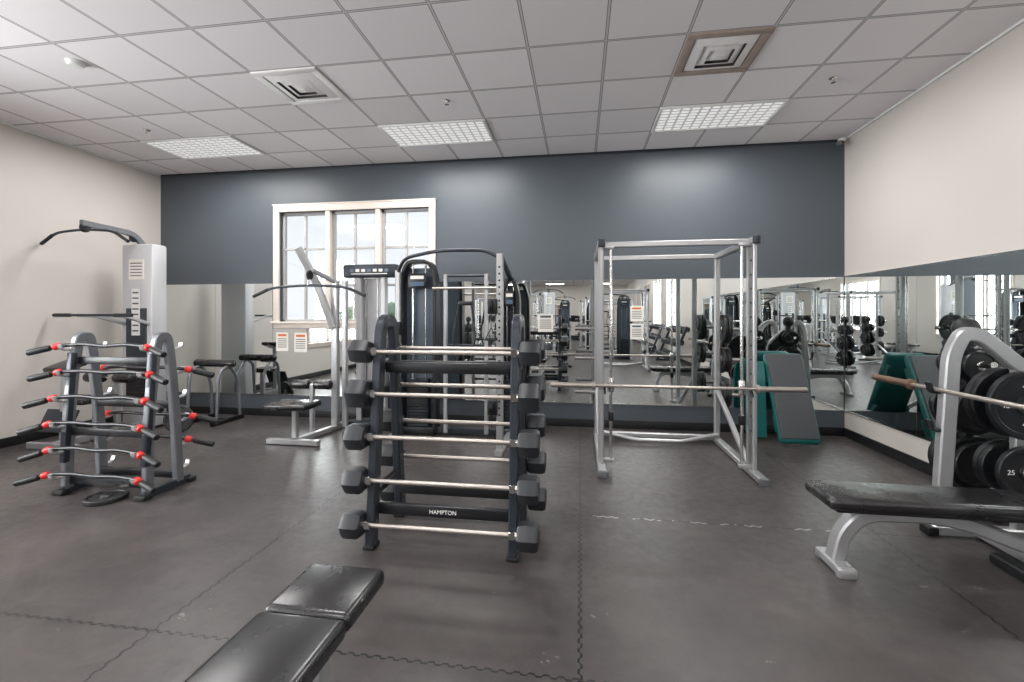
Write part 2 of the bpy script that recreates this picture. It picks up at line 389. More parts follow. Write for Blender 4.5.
def vent(name, x, y, wm, fm):
    b = B(name)
    for (x0, x1, y0, y1) in ((-.305, .305, -.305, -.24), (-.305, .305, .24, .305), (-.305, -.24, -.24, .24), (.24, .305, -.24, .24)):
        b.b2(x0, x1, y0, y1, -.014, 0, fm, .003)
    b.b2(-.24, .24, -.24, .24, -.003, 0, DARKHOLE)
    for (ro, ri, zo, zi) in ((.232, .165, -.006, -.028), (.152, .1, -.008, -.030), (.088, .03, -.010, -.032)):
        vs = []
        for (r, z) in ((ro, zo), (ri, zi), (ri-.006, zi), (ro-.006, zo)):
            vs += [(-r, -r, z), (r, -r, z), (r, r, z), (-r, r, z)]
        fs = []
        for i in range(3):
            for k in range(4): fs.append([i*4+k, i*4+(k+1) % 4, (i+1)*4+(k+1) % 4, (i+1)*4+k])
        b.raw(vs, fs, wm)
    b.b2(-.03, .03, -.03, .03, -.034, -.028, wm)
    b.finish(loc=(x, y, H))
vent('ceiling_air_vent', -2.545, 3.895, VENTW, VENTW)
vent('ceiling_air_vent', 1.115, 3.895, VENTW, VENTD)
for (x, y) in ((-1.3, 4.35), (2.24, 4.45), (-4.9, 4.53)):
    b = B('fire_sprinkler'); b.lathe((0, 0, 0), (0, 0, -1), [(.035, 0), (.035, .006), (.012, .01), (.012, .035), (.022, .04), (.022, .043)], CHROME, 16); b.finish(loc=(x, y, H))
b = B('smoke_detector'); b.lathe((0, 0, 0), (0, 0, -1), [(.065, 0), (.065, .015), (.05, .04), (.02, .045)], WHITE, 24); b.finish(loc=(-4.18, 3.23, H))
b = B('security_camera'); b.b2(-.03, .03, -.03, .03, -.04, 0, WHITE, .005); b.cyl((0, 0, -.05), (-.08, -.1, -.09), .028, BLACK); b.finish(loc=(3.07, 5.92, H-.02))

# ------------------------------------------------------------ parts
def plate(b, c, ax, R=.225, th=.038, m=IRON, lab=None):
    ax = Vector(ax).normalized(); c0 = Vector(c); c = c0-ax*th/2
    b.lathe(c, ax, [(.03, 0), (R*.28, 0), (R*.3, th*.25), (R*.8, th*.25), (R*.84, 0), (R*.97, 0), (R, th*.15), (R, th*.85), (R*.97, th), (R*.84, th), (R*.8, th*.75), (R*.3, th*.75), (R*.28, th), (.03, th)], m, 36)
    b.lathe(c-ax*.001, ax, [(.027, 0), (.034, 0), (.034, th+.002), (.027, th+.002)], CHROME, 20)
    if lab:
        yy = c0.y-th*.26-.001
        for a in (90, 180, 270): b.text(lab, R*.26, WHITE, TXY(c0.x+R*.55*math.cos(math.radians(a)), yy, c0.z+R*.55*math.sin(math.radians(a))))
def latbar(b, c, w=1.2, drop=.12):
    x, y, z = c; h = w/2
    b.sweep([(x-h, y, z-drop), (x-h*.68, y, z), (x, y, z+.03), (x+h*.68, y, z), (x+h, y, z-drop)], CHAR, r=.015, up=(0, 1, 0), fil=.14)
    for s_ in (-1, 1): b.cyl((x+s_*h*.74, y, z-drop*.2), (x+s_*(h+.01), y, z-drop*1.04), .019, RUBBER)
    b.cyl((x, y, z+.02), (x, y, z+.09), .012, CHROME)
def pulley(b, c, ax=(1, 0, 0), r=.055):
    ax = Vector(ax).normalized(); b.lathe(Vector(c)-ax*.012, ax, [(r, 0), (r, .004), (r*.8, .01), (r*.8, .014), (r, .02), (r, .024)], BLACK, 22)
def stack(b, c, w=.26, d=.11, n=14, z0=.12):
    x, y = c
    for i in range(n): b.box((x, y, z0+i*.03+.013), (w, d, .025), BLACK, bev=.003, seg=1)
    b.cyl((x-w*.33, y, z0), (x-w*.33, y, 1.95), .01, CHROME, 8); b.cyl((x+w*.33, y, z0), (x+w*.33, y, 1.95), .01, CHROME, 8)

# ---- fixed barbell + rack
def barbell_fixed(R=.085):
    b = B('fixed_barbell'); L = .61
    b.cyl((-L+.05, 0, 0), (L-.05, 0, 0), .0145, WORN, 14)
    for s_ in (-1, 1):
        b.lathe((s_*(L-.13), 0, 0), (s_, 0, 0), [(R*.55, 0), (R*.86, .004), (R, .022), (R, .108), (R*.86, .126), (R*.5, .13)], HEXR, 6)
        b.lathe((s_*(L-.155), 0, 0), (s_, 0, 0), [(.022, 0), (.026, .004), (.026, .03)], CHROME, 16)
    return b
rack_loc = Vector((-.845, 2.93, 0)); LV = (.16, .425, .69, .955, 1.22)
b = B('barbell_rack')
pyo = lambda z: .235-.10*z+.035
for sx in (-.45, .45):
    b.sweep([(sx, -.235, .02), (sx, -.115, 1.24), (sx, -.085, 1.42), (sx, .085, 1.42), (sx, .115, 1.24), (sx, .235, .02)], CHAR, rect=(.085, .055), up=(1, 0, 0), fil=.1)
    b.sweep([(sx, -.2, .33), (sx, .2, .33)], BLACK, rect=(.05, .045), up=(1, 0, 0))
    b.sweep([(sx, -.125, 1.12), (sx, .125, 1.12)], BLACK, rect=(.05, .045), up=(1, 0, 0))
    for s_ in (-1, 1):
        b.box((sx, s_*.236, .014), (.075, .1, .028), RUBBER, bev=.008)
        b.box((sx+(.029 if sx > 0 else -.029), s_*.165, .7), (.006, .05, 1.1), BLACK, rot=(s_*5.6, 0, 0))
        for z in LV:
            y = pyo(z)
            b.sweep([(sx, s_*(y-.03), z+.0), (sx, s_*(y+.012), z-.022), (sx, s_*(y+.05), z-.022), (sx, s_*(y+.062), z+.03)], CHROME, rect=(.008, .035), up=(1, 0, 0), fil=.015)
            b.cyl((sx-.03, s_*(y-.035), z), (sx+.03, s_*(y-.035), z), .009, CHROME, 10)
for (y, z, h) in ((-.06, 1.11, .07), (.06, 1.11, .07), (-.17, .225, .07), (.17, .225, .07)):
    b.box((0, y, z), (.86, .04, h), BLACK, bev=.006)
b.text('HAMPTON', .036, WHITE, TXY(0, -.192, .225))
b.finish(loc=rack_loc)
bars = {}
for i, z in enumerate(LV):
    R = (.085, .084, .086, .1, .08)[i]
    for s_ in (-1, 1):
        p = rack_loc+Vector((.0, s_*(pyo(z)+.03), z))
        if i not in bars: bars[i] = barbell_fixed(R).finish(loc=p); o = bars[i]
        else: o = dup(bars[i], p)
        o.rotation_euler[0] = math.radians(random.uniform(-12, 12))

# ---- rack of light curl bars with red collars (left)
b = B('curl_bar_rack'); L3 = (.17, .375, .58, .785, .99, 1.2)
fy_ = lambda z: -.2+max(0, z-.5)*.10
for sx in (-.38, .38):
    b.sweep([(sx, -.2, .04), (sx, -.19, .6), (sx, -.145, 1.1), (sx, -.11, 1.28), (sx, -.03, 1.28), (sx, .0, 1.1), (sx, .05, .6), (sx, .08, .04)], GREYM, rect=(.075, .05), up=(1, 0, 0), fil=.16)
    b.box((sx, -.19, .7), (.054, .05, .9), CHAR, rot=(-4, 0, 0), bev=.01)
    b.sweep([(sx, -.24, .03), (sx, .18, .03)], CHAR, rect=(.07, .045), up=(1, 0, 0))
    b.box((sx, -.24, .02), (.1, .08, .04), RUBBER, bev=.01); b.box((sx, .18, .02), (.1, .08, .04), RUBBER, bev=.01)
    for z in L3:
        yy = fy_(z)
        b.sweep([(sx, yy-.01, z-.01), (sx, yy-.06, z-.035), (sx, yy-.115, z-.02), (sx, yy-.125, z+.02)], SILVER, rect=(.012, .04), up=(1, 0, 0), fil=.02)
        b.sweep([(sx, -yy-.15, z-.01), (sx, -yy-.09, z-.035), (sx, -yy-.03, z-.02), (sx, -yy-.02, z+.02)], SILVER, rect=(.012, .04), up=(1, 0, 0), fil=.02)
for (y, z) in ((-.12, 1.08), (-.17, .5), (.06, .1), (.03, .7), (-.18, .1)): b.box((0, y, z), (.74, .04, .06), BLACK, bev=.006)
b.finish(loc=(-3.79, 3.36, 0))
def curlbar(i):
    b = B('light_curl_bar')
    k = .010+.006*(i % 2)
    b.sweep([(-.60, -.09, -.06), (-.40, -.01, 0), (-.2, 0, k), (0, 0, 0), (.2, 0, k), (.40, -.01, 0), (.60, -.05, -.06)], BLACK, r=.015, up=(0, 1, 0), fil=.05)
    for s_ in (-1, 1):
        e = -.09 if s_ < 0 else -.05
        b.roller((s_*.46, (-.01+e)/2+.01, -.02), (s_*.61, e, -.065), .025, RUBBER, 14)
        b.roller((s_*.405, -.01, 0), (s_*.45, -.03, -.015), .027, RED, 14)
    return b
for i, z in enumerate(L3):
    o = curlbar(i).finish(loc=(-3.79+random.uniform(-.03, .03), 3.36+fy_(z)-.08, z+.006)); o.rotation_euler[0] = math.radians(random.uniform(-8, 8))
    if i in (1, 2, 4):
        o2 = dup(o, (-3.79+random.uniform(-.03, .03), 3.36-fy_(z)-.06, z+.006)); o2.rotation_euler[2] = math.pi
b = B('weight_plate'); plate(b, (0, 0, 0), (0, 0, 1), .14, .034, RUBBER); PLT = b.finish(loc=(-3.70, 3.08, .018))

# ---- lat pulldown machine (back-left corner)
def lat_machine():
    b = B('lat_pulldown_machine')
    b.box((0, .05, 1.2), (.46, .22, 2.36), WHITEP, bev=.03)
    b.box((0, -.065, .95), (.3, .012, 1.2), CHAR, bev=.004)
    for i in range(12): b.box((0, -.075, .36+i*.045), (.26, .012, .036), BLACK)
    b.box((0, -.064, 2.05), (.22, .008, .26), PAPER)
    for i in range(5): b.box((0, -.069, 1.97+i*.04), (.17, .003, .012), INK)
    b.box((0, -.073, 1.5), (.12, .006, .6), WHITE)
    for i in range(8): b.box((0, -.078, 1.26+i*.07), (.09, .003, .02), INK)
    b.sweep([(0, .2, 0.04), (0, -1.05, .04)], SILVER, rect=(.08, .06), up=(1, 0, 0))
    for y in (.18, -1.0): b.sweep([(-.32, y, .035), (.32, y, .035)], SILVER, rect=(.07, .05), up=(0, 1, 0))
    b.sweep([(0, .05, 2.35), (0, -.1, 2.5), (0, -.72, 2.52)], GREYM, rect=(.07, .05), up=(1, 0, 0), fil=.12)
    pulley(b, (0, -.68, 2.47)); pulley(b, (0, -.1, 2.45)); b.cyl((0, -.69, 2.42), (0, -.69, 2.5), .004, BLACK, 6)
    latbar(b, (0, -.69, 2.42), 1.16)
    b.sweep([(0, -.55, .06), (0, -.55, .44)], SILVER, rect=(.07, .07), up=(0, 1, 0))
    b.box((0, -.62, .48), (.3, .42, .07), VINYL, bev=.025, seg=3)
    b.sweep([(0, -.3, .05), (0, -.34, .72)], SILVER, rect=(.06, .06), up=(1, 0, 0))
    b.cyl((-.3, -.4, .70), (.3, -.4, .70), .012, CHROME); b.roller((-.33, -.4, .7), (-.08, -.4, .7), .06, VINYL); b.roller((.08, -.4, .7), (.33, -.4, .7), .06, VINYL)
    for s_ in (-1, 1): b.sweep([(s_*.18, -.05, 1.35), (s_*.2, -.4, 1.45), (s_*.2, -.6, 1.46)], SILVER, rect=(.04, .04), up=(0, 0, 1))
    b.cyl((-.52, -.6, 1.46), (.52, -.6, 1.46), .015, CHAR)
    for s_ in (-1, 1): b.roller((s_*.3, -.6, 1.46), (s_*.54, -.6, 1.46), .022, RUBBER)
    b.box((0, -.95, .3), (.4, .03, .25), CHAR, rot=(-25, 0, 0), bev=.005)
    b.box((0, -.85, .9), (.3, .32, .06), VINYL, rot=(18, 0, 0), bev=.025, seg=3); b.sweep([(0, -.9, .06), (0, -.88, .87)], SILVER, rect=(.06, .06), up=(1, 0, 0))
    return b
LATM = lat_machine().finish(loc=(-5.655, 5.15, 0))

b = B('weight_plate'); plate(b, (0, 0, 0), (0, 1, 0), .17, .035); o = b.finish(loc=(-4.93, 4.98, .172)); o.rotation_euler[0] = math.radians(-8); o.rotation_euler[2] = math.radians(18)
b = B('back_extension_bench')
b.sweep([(-.22, -.2, .03), (-.22, .35, .03)], BLACK, rect=(.06, .05), up=(1, 0, 0)); b.sweep([(.22, -.2, .03), (.22, .35, .03)], BLACK, rect=(.06, .05), up=(1, 0, 0))
for s_ in (-1, 1): b.sweep([(s_*.22, .3, .04), (s_*.22, .28, .55), (s_*.22, .1, .78), (s_*.22, -.08, .7), (s_*.22, -.12, .04)], GREYM, r=.022, up=(1, 0, 0), fil=.15)
b.roller((-.3, .1, .8), (.3, .1, .8), .05, VINYL)
b.sweep([(-.22, 0, .05), (.22, 0, .05)], BLACK, rect=(.05, .05), up=(0, 0, 1))
b.finish(loc=(-4.98, 5.5, 0))

# ---- cable pulldown / row machine under window
b = B('cable_pulldown_machine')
ox, oy = -3.08, 5.3
b.sweep([(ox, oy+.35, .035), (ox, oy+.1, .035), (ox-.12, oy-.62, .035)], SILVER, rect=(.07, .06), up=(0, 0, 1))
b.sweep([(ox-.42, oy-.6, .035), (ox+.2, oy-.6, .035)], SILVER, rect=(.07, .06), up=(0, 0, 1))
b.sweep([(ox-.14, oy-.52, .06), (ox-.14, oy-.52, .4)], SILVER, rect=(.06, .06), up=(0, 1, 0))
b.box((ox-.14, oy-.56, .44), (.5, .36, .07), VINYL, bev=.025, seg=3)
b.sweep([(ox, oy+.1, .05), (ox, oy+.1, 1.5), (ox+.0, oy+.1, 1.9)], SILVER, rect=(.085, .08), up=(0, 1, 0))
b.sweep([(ox+.13, oy+.1, .05), (ox+.13, oy+.1, 1.9)], SILVER, rect=(.06, .06), up=(0, 1, 0))
b.sweep([(ox, oy+.05, 1.3), (ox-.16, oy-.05, 1.85), (ox-.32, oy-.2, 2.28)], SILVER, rect=(.08, .06), up=(0, 1, 0))
b.sweep([(ox, oy+.1, 1.88), (ox-.1, oy-.25, 2.0)], SILVER, rect=(.05, .05), up=(0, 0, 1))
pulley(b, (ox-.12, oy-.27, 1.94)); b.cyl((ox-.12, oy-.3, 1.85), (ox-.12, oy-.3, 1.95), .004, BLACK, 6)
latbar(b, (ox-.12, oy-.3, 1.79), 1.42, .10)
b.cyl((ox-.35, oy-.2, .62), (ox+.08, oy-.2, .62), .012, CHROME); b.roller((ox-.4, oy-.2, .62), (ox-.16, oy-.2, .62), .055, VINYL); b.roller((ox-.1, oy-.2, .62), (ox+.12, oy-.2, .62), .055, VINYL)
b.sweep([(ox-.13, oy-.2, .04), (ox-.13, oy-.2, .62)], SILVER, rect=(.05, .05), up=(0, 1, 0))
tx, ty = ox+.36, oy+.38
for s_ in (-1, 1): b.sweep([(tx+s_*.17, ty, .03), (tx+s_*.17, ty, 2.0)], WHITEP, rect=(.07, .09), up=(0, 1, 0))
b.box((tx, ty-.02, 2.04), (.74, .14, .17), CHAR, bev=.02)
for i in range(7): b.box((tx-.24+i*.08, ty-.092, 2.045), (.05, .004, .035), PAPER if i % 3 else SHROUD)
b.box((tx, ty-.092, 2.0), (.5, .004, .01), PAPER)
stack(b, (tx, ty), .24, .1, 16); b.box((tx, ty+.06, 1.1), (.3, .01, 1.7), WHITEP)
b.box((tx, ty, .04), (.55, .25, .07), CHAR, bev=.01)
b.finish(origin=(ox, oy, 0))

# ---- functional trainer
b = B('functional_cable_trainer')
fx, fy = -1.4, 5.35
def tower(x, y, h, w=.42, panel=SHROUD):
    b.sweep([(x-w/2, y, .03), (x-w/2, y, h-.2), (x-w/2+.06, y, h), (x+w/2-.06, y, h), (x+w/2, y, h-.2), (x+w/2, y, .03)], BLACK, rect=(.045, .16), up=(0, 1, 0), fil=.16)
    b.box((x, y+.05, h/2), (w-.05, .02, h-.15), panel)
    b.box((x, y, .05), (w, .2, .1), BLACK, bev=.01)
    b.cyl((x-w*.2, y-.02, .1), (x-w*.2, y-.02, h-.03), .012, CHROME, 8); b.cyl((x+w*.2, y-.02, .1), (x+w*.2, y-.02, h-.03), .012, CHROME, 8)
    for i in range(17): b.box((x, y-.02, .12+i*.034), (w*.62, .11, .029), BLACK if i % 5 else CHAR, bev=.003, seg=1)
    b.box((x, y-.09, h-.24), (w*.55, .01, .18), BLACK, bev=.003); b.box((x, y-.097, h-.2), (w*.4, .004, .04), PAPER)
    b.box((x, y-.097, h-.28), (w*.4, .004, .05), BLUE)
tower(fx-.56, fy+.05, 2.12); tower(fx+.56, fy+.15, 1.9, .2, CHAR)
b.sweep([(fx-.78, fy-.1, .03), (fx-.78, fy-.1, 2.0)], SILVER, rect=(.06, .06), up=(0, 1, 0))
b.sweep([(fx+.57, fy-.65, .03), (fx+.57, fy-.65, 2.1)], SILVER, rect=(.07, .08), up=(0, 1, 0))
for i in range(24): b.cyl((fx+.57, fy-.692, .35+i*.07), (fx+.57, fy-.686, .35+i*.07), .012, BLACK, 8)
b.sweep([(fx+.57, fy+.15, .035), (fx+.57, fy-.75, .035)], SILVER, rect=(.08, .06), up=(0, 0, 1))
b.sweep([(fx-.78, fy+.15, .035), (fx-.78, fy-.3, .035)], SILVER, rect=(.08, .06), up=(0, 0, 1))
b.sweep([(fx-.8, fy+.05, .05), (fx+.7, fy+.05, .05)], CHAR, rect=(.06, .08), up=(0, 0, 1))
b.sweep([(fx-.78, fy-.1, 1.98), (fx-.6, fy-.35, 2.12), (fx-.1, fy-.6, 2.16), (fx+.4, fy-.62, 2.15), (fx+.57, fy-.65, 2.06)], CHAR, r=.02, up=(0, 0, 1), fil=.15)
b.sweep([(fx+.57, fy+.1, 1.9), (fx+.57, fy-.6, 2.08)], CHAR, rect=(.05, .05), up=(1, 0, 0))
for (x, y, z) in ((fx-.78, fy-.16, 1.3), (fx+.5, fy-.72, 1.55), (fx+.5, fy-.72, .5)):
    b.box((x, y+.04, z), (.1, .1, .16), BLACK, bev=.01); pulley(b, (x, y-.03, z)); b.cyl((x, y-.05, z), (x, y-.05, z-.22), .004, BLACK, 6)
    b.sweep([(x-.06, y-.05, z-.34), (x, y-.05, z-.22), (x+.06, y-.05, z-.34)], BLACK, r=.006, up=(0, 1, 0), fil=.01); b.cyl((x-.065, y-.05, z-.34), (x+.065, y-.05, z-.34), .014, RUBBER)
for x in (fx-.2, fx+.3): b.sweep([(x, fy-.05, .05), (x, fy-.05, 1.95)], SILVER, rect=(.045, .05), up=(0, 1, 0))
for z in (.5, .8, 1.1, 1.93): b.cyl((fx-.22, fy-.05, z), (fx+.32, fy-.05, z), .015, CHAR)
b.cyl((fx-.35, fy-.1, 1.78), (fx+.5, fy-.1, 1.78), .014, WORN)
b.sweep([(fx-.02, fy-.08, 1.62), (fx-.1, fy-.1, 1.2), (fx-.02, fy-.1, .8)], BLACK, r=.012, up=(0, 1, 0)); b.sweep([(fx+.12, fy-.08, 1.62), (fx+.18, fy-.1, 1.2), (fx+.1, fy-.1, .8)], BLACK, r=.012, up=(0, 1, 0))
b.box((fx+.05, fy-.08, 1.6), (.18, .04, .05), BLACK, bev=.01)
FT = b.finish(origin=(fx, fy, 0))

# ---- smith machine
def smith():
    b = B('smith_machine')
    x0, x1, y0, y1, h = .2, 1.55, 4.4, 5.5, 2.13
    xc = (x0+x1)/2
    for x in (x0, x1):
        s_ = -1 if x == x0 else 1
        b.sweep([(x+s_*.0, y0-.24, .035), (x, y1+.1, .035)], SILVER, rect=(.075, .06), up=(0, 0, 1))
        b.box((x, y0-.25, .03), (.085, .03, .066), GREYM, bev=.008)
        for dy in (-.035, .075):
            b.sweep([(x, y0+dy, .05), (x, y0+dy, h)], SILVER, rect=(.055, .045) if dy > 0 else (.03, .045), up=(0, 1, 0))
        for i in range(13): b.cyl((x, y0-.035, .4+i*.13), (x, y0+.075, .4+i*.13), .009, CHAR, 8)
        b.cyl((x-s_*.09, y0+.02, .08), (x-s_*.09, y0+.02, h-.02), .014, CHROME, 12)
        for z in (.08, h-.03): b.box((x-s_*.05, y0+.02, z), (.14, .05, .03), SILVER, bev=.004)
        b.sweep([(x, y1, .05), (x, y1, h-.02)], SILVER, rect=(.06, .06), up=(0, 1, 0))
        b.sweep([(x, y0-.08, h), (x, y1+.04, h)], SILVER, rect=(.06, .07), up=(1, 0, 0))
        b.box((x, y0-.085, h), (.066, .02, .075), CHAR, bev=.006)
        b.sweep([(x, y0+.1, .06), (x, y1-.03, .6)], SILVER, rect=(.045, .045), up=(1, 0, 0))
        b.box((x-s_*.09, y0+.02, .5), (.05, .06, .09), BLACK, bev=.01)
        b.lathe((x-s_*.09, y0+.02, .73), (0, 0, 1), [(.028, 0), (.032, .01), (.032, .12), (.028, .13)], CHROME, 16)
        b.sweep([(x-s_*.03, y0-.01, .79), (x-s_*.03, y0-.05, .76), (x-s_*.03, y0-.06, .72)], BLACK, rect=(.02, .02), up=(1, 0, 0), fil=.02)
        for z in (.55, .95, 1.3):
            b.cyl((x, y1, z), (x+s_*.26, y1, z), .024, CHROME, 12)
            if s_ > 0:
                for k in range(2): plate(b, (x+.06+k*.045, y1, z), (1, 0, 0), (.16, .14, .17)[int(z*2) % 3], .036)
    for y, z in ((y0+.05, h), (y1, h), (y1, .06)): b.sweep([(x0, y, z), (x1, y, z)], SILVER, rect=(.055, .06), up=(0, 1, 0))
    b.sweep([(x0, y1-.02, .1), (xc-.25, y1-.2, .05), (xc+.25, y1-.2, .05), (x1, y1-.02, .1)], SILVER, r=.022, up=(0, 0, 1))
    return b, (xc, 4.9, 0)
sb, so = smith(); SM = sb.finish(origin=so)
def olybar(name='olympic_barbell', L=1.12, sl=.42, sm=CHROME):
    b = B(name)
    b.cyl((-L+sl, 0, 0), (L-sl, 0, 0), .0145, WORN, 14)
    for s_ in (-1, 1):
        b.lathe((s_*(L-sl), 0, 0), (s_, 0, 0), [(.03, 0), (.038, .004), (.038, .03), (.025, .034), (.025, sl-.005), (.02, sl)], sm, 20)
    return b
olybar(sm=WORN).finish(loc=(.845, 4.325, .80))

# ---- teal step board leaning
b = B('incline_step_board')
Rm = Matrix.Translation((0, .24, .49)) @ Matrix.Rotation(math.radians(-26), 4, 'X')
def rb(c, sz, m, bev):
    t = bmesh.new(); bmesh.ops.create_cube(t, size=1)
    for v in t.verts: v.co = Vector((v.co.x*sz[0], v.co.y*sz[1], v.co.z*sz[2]))
    bmesh.ops.bevel(t, geom=t.edges[:], offset=bev, segments=3, affect='EDGES', profile=.5)
    b.tmp(t, m, Rm @ Matrix.Translation(c))
rb((0, 0, 0), (.43, .1, 1.06), TEAL, .045); rb((-.005, -.045, .01), (.39, .03, 1.0), GREYPAD, .013)
for s_ in (-1, 1): rb((s_*.18, .06, -.3), (.05, .08, .2), TEAL, .02); rb((s_*.18, .06, .3), (.05, .08, .2), TEAL, .02)
SB = b.finish(loc=(2.39, 5.40, .03))
b = B('step_board_side_arch')  # teal arch added to show the leaning board's curved side
b.sweep([(-.02, 0, .04), (-.02, .05, .75), (0, .16, .93), (0, .24, .75), (0, .28, .04)], TEAL, rect=(.04, .16), up=(1, 0, 0), fil=.12)
b.finish(loc=(2.09, 5.68, 0))

# ---- bench press
b = B('olympic_bench_press')
by = 2.84
b.box((2.04, by, .43), (1.40, .31, .07), VINYL, bev=.028, seg=4)
b.box((2.04, by, .387), (1.3, .25, .02), BLACK, bev=.004)
b.sweep([(1.46, by+.05, .03), (1.49, by+.03, .22), (1.58, by, .34), (2.0, by, .35), (2.45, by, .18), (2.62, by, .05)], SILVER, rect=(.075, .09), up=(0, 1, 0), fil=.16)
b.sweep([(1.46, by-.06, .03), (1.46, by+.14, .03)], SILVER, rect=(.09, .05), up=(0, 0, 1), fil=.1)
b.box((1.46, by-.07, .025), (.1, .05, .055), SILVER, bev=.012); b.box((1.46, by+.15, .025), (.1, .05, .055), SILVER, bev=.012)
b.sweep([(2.42, by-.22, .03), (2.42, by+.22, .03)], BLACK, rect=(.08, .06), up=(0, 0, 1))
b.sweep([(2.58, by-.6, .05), (2.58, by+.6, .05)], SILVER, rect=(.08, .07), up=(0, 0, 1))
for s_ in (-1, 1):
    y = by+s_*.57
    b.sweep([(2.36, y, .03), (2.40, y, .7), (2.43, y, 1.2), (2.50, y, 1.34), (2.60, y, 1.32), (2.98, y, .98), (3.04, y, .6), (3.05, y, .03)], SILVER, rect=(.09, .065), up=(0, 1, 0), fil=.14)
    b.sweep([(2.81, y, .03), (2.81, y, 1.12)], SILVER, rect=(.06, .05), up=(0, 1, 0))
    b.sweep([(2.3, y, .035), (3.08, y, .035)], SILVER, rect=(.07, .07), up=(0, 0, 1))
    b.box((2.3, y, .03), (.07, .09, .06), BLACK, bev=.012)
    for z in (.72, .97):
        b.sweep([(2.41, y, z+.02), (2.34, y, z-.035), (2.31, y, z-.02), (2.295, y, z+.04)], BLACK, rect=(.015, .05), up=(0, 1, 0), fil=.02)
    for (z, R) in ((.88, .225), (.45, .17)):
        b.cyl((2.81, y-.12 if s_ > 0 else y, z), (2.81, y+s_*.24, z), .024, CHROME)
        for k in range(2):
            plate(b, (2.81, y+s_*(.06+.045*k), z), (0, 1, 0), R if k < 2 else R*.75, .038)
        if s_ > 0: plate(b, (2.81, y-.06, z), (0, 1, 0), R*.98, .038, IRON, '45' if z > .5 else '25')
b.finish(origin=(2.2, by, 0))
ob = olybar(sm=BRONZE).finish(loc=(2.325, 2.90, .965), rotz=90)

# ---- plate tree
def tree():
    b = B('weight_plate_tree')
    b.sweep([(0, 0, .03), (0, 0, 1.28)], BLACK, rect=(.07, .07), up=(0, 1, 0)); b.ball((0, 0, 1.355), .085, RUBBER)
    b.sweep([(0, -.27, .03), (0, .27, .03)], BLACK, rect=(.07, .06), up=(0, 0, 1)); b.sweep([(-.2, 0, .03), (.2, 0, .03)], BLACK, rect=(.07, .06), up=(0, 0, 1))
    for z, R in ((.35, .2), (.75, .19), (1.08, .13)):
        for s_ in (-1, 1):
            b.cyl((0, 0, z), (0, s_*.24, z+.02), .024, CHROME)
            for k in range(2): plate(b, (0, s_*(.07+.05*k), z+.006), (0, 1, 0), R*(1 if k < 1 else .85), .042)
    return b
TREE = tree().finish(loc=(2.9, 3.93, 0))

# ---- foreground adjustable bench
b = B('adjustable_weight_bench')
b.box((-.92, 1.563, .42), (.32, .30, .07), VINYL, bev=.026, seg=4)
b.box((-.92, .93, .42), (.325, .958, .07), VINYL, bev=.026, seg=4)
b.box((-.92, 1.563, .382), (.27, .24, .015), BRONZE); b.box((-.92, .93, .382), (.27, .88, .015), BRONZE)
b.sweep([(-.92, 1.62, .33), (-.92, .4, .30)], SILVER, rect=(.07, .07), up=(1, 0, 0))
b.sweep([(-.92, 1.5, .36), (-.92, 1.5, .06)], SILVER, rect=(.06, .06), up=(1, 0, 0)); b.sweep([(-.92, .6, .31), (-.92, .45, .06)], SILVER, rect=(.06, .06), up=(1, 0, 0))
b.sweep([(-1.06, 1.5, .035), (-.78, 1.5, .035)], CHAR, rect=(.06, .06), up=(0, 0, 1)); b.sweep([(-1.2, .45, .035), (-.64, .45, .035)], CHAR, rect=(.06, .06), up=(0, 0, 1))
for x, y in ((-1.06, 1.5), (-.78, 1.5), (-1.2, .45), (-.64, .45)): b.box((x, y, .03), (.05, .08, .06), RUBBER, bev=.01)
b.sweep([(-.92, 1.5, .06), (-.92, .45, .06)], SILVER, rect=(.05, .05), up=(1, 0, 0))
BENCH = b.finish(origin=(-.92, 1.1, 0))

for (x, z, w, h, c) in ((-4.26, 1.08, .19, .27, ORANGE), (-3.97, 1.07, .2, .28, ORANGE), (-.45, 1.36, .2, .24, INK), (.72, 1.48, .16, .2, ORANGE), (.72, 1.25, .16, .2, BLUE)):
    b = B('paper_notice'); b.box((0, 0, 0), (w, .003, h), PAPER)
    b.box((0, -.002, h*.34), (w*.7, .002, h*.12), c)
    for i in range(5): b.box((0, -.002, h*.15-i*h*.11), (w*.75, .002, h*.04), INK)
    b.finish(loc=(x, YB-.010, z))

# ------------------------------------------------------------ gym behind the camera (seen in mirrors)
b = B('treadmill')
b.box((0, 0, .12), (.8, 1.8, .14), CHAR, bev=.04); b.box((0, .05, .195), (.5, 1.6, .012), RUBBER); b.box((0, -.75, .22), (.78, .35, .1), BLACK, bev=.04)
for s_ in (-1, 1):
    b.sweep([(s_*.38, -.7, .15), (s_*.38, -.62, 1.2), (s_*.38, -.2, 1.05), (s_*.38, .1, 1.0)], SILVER, rect=(.06, .05), up=(1, 0, 0), fil=.15)
b.box((0, -.62, 1.3), (.78, .1, .36), BLACK, rot=(20, 0, 0), bev=.03); b.box((0, -.565, 1.33), (.45, .02, .24), SCREEN, rot=(20, 0, 0)); b.cyl((-.36, -.4, 1.1), (.36, -.4, 1.1), .018, BLACK)
tm = b.finish(loc=(-5.2, -8, 0), rotz=90)
for y in (-9.3, -10.6, -11.9, -13.2): dup(tm, (-5.2, y, 0), 90)
b = B('dumbbell_rack')
for s_ in (-1, 1):
    b.sweep([(s_*1.1, .25, .03), (s_*1.1, -.3, .03)], CHAR, rect=(.07, .06), up=(0, 0, 1)); b.sweep([(s_*1.1, -.25, .05), (s_*1.1, .2, 1.15)], CHAR, rect=(.07, .06), up=(1, 0, 0))
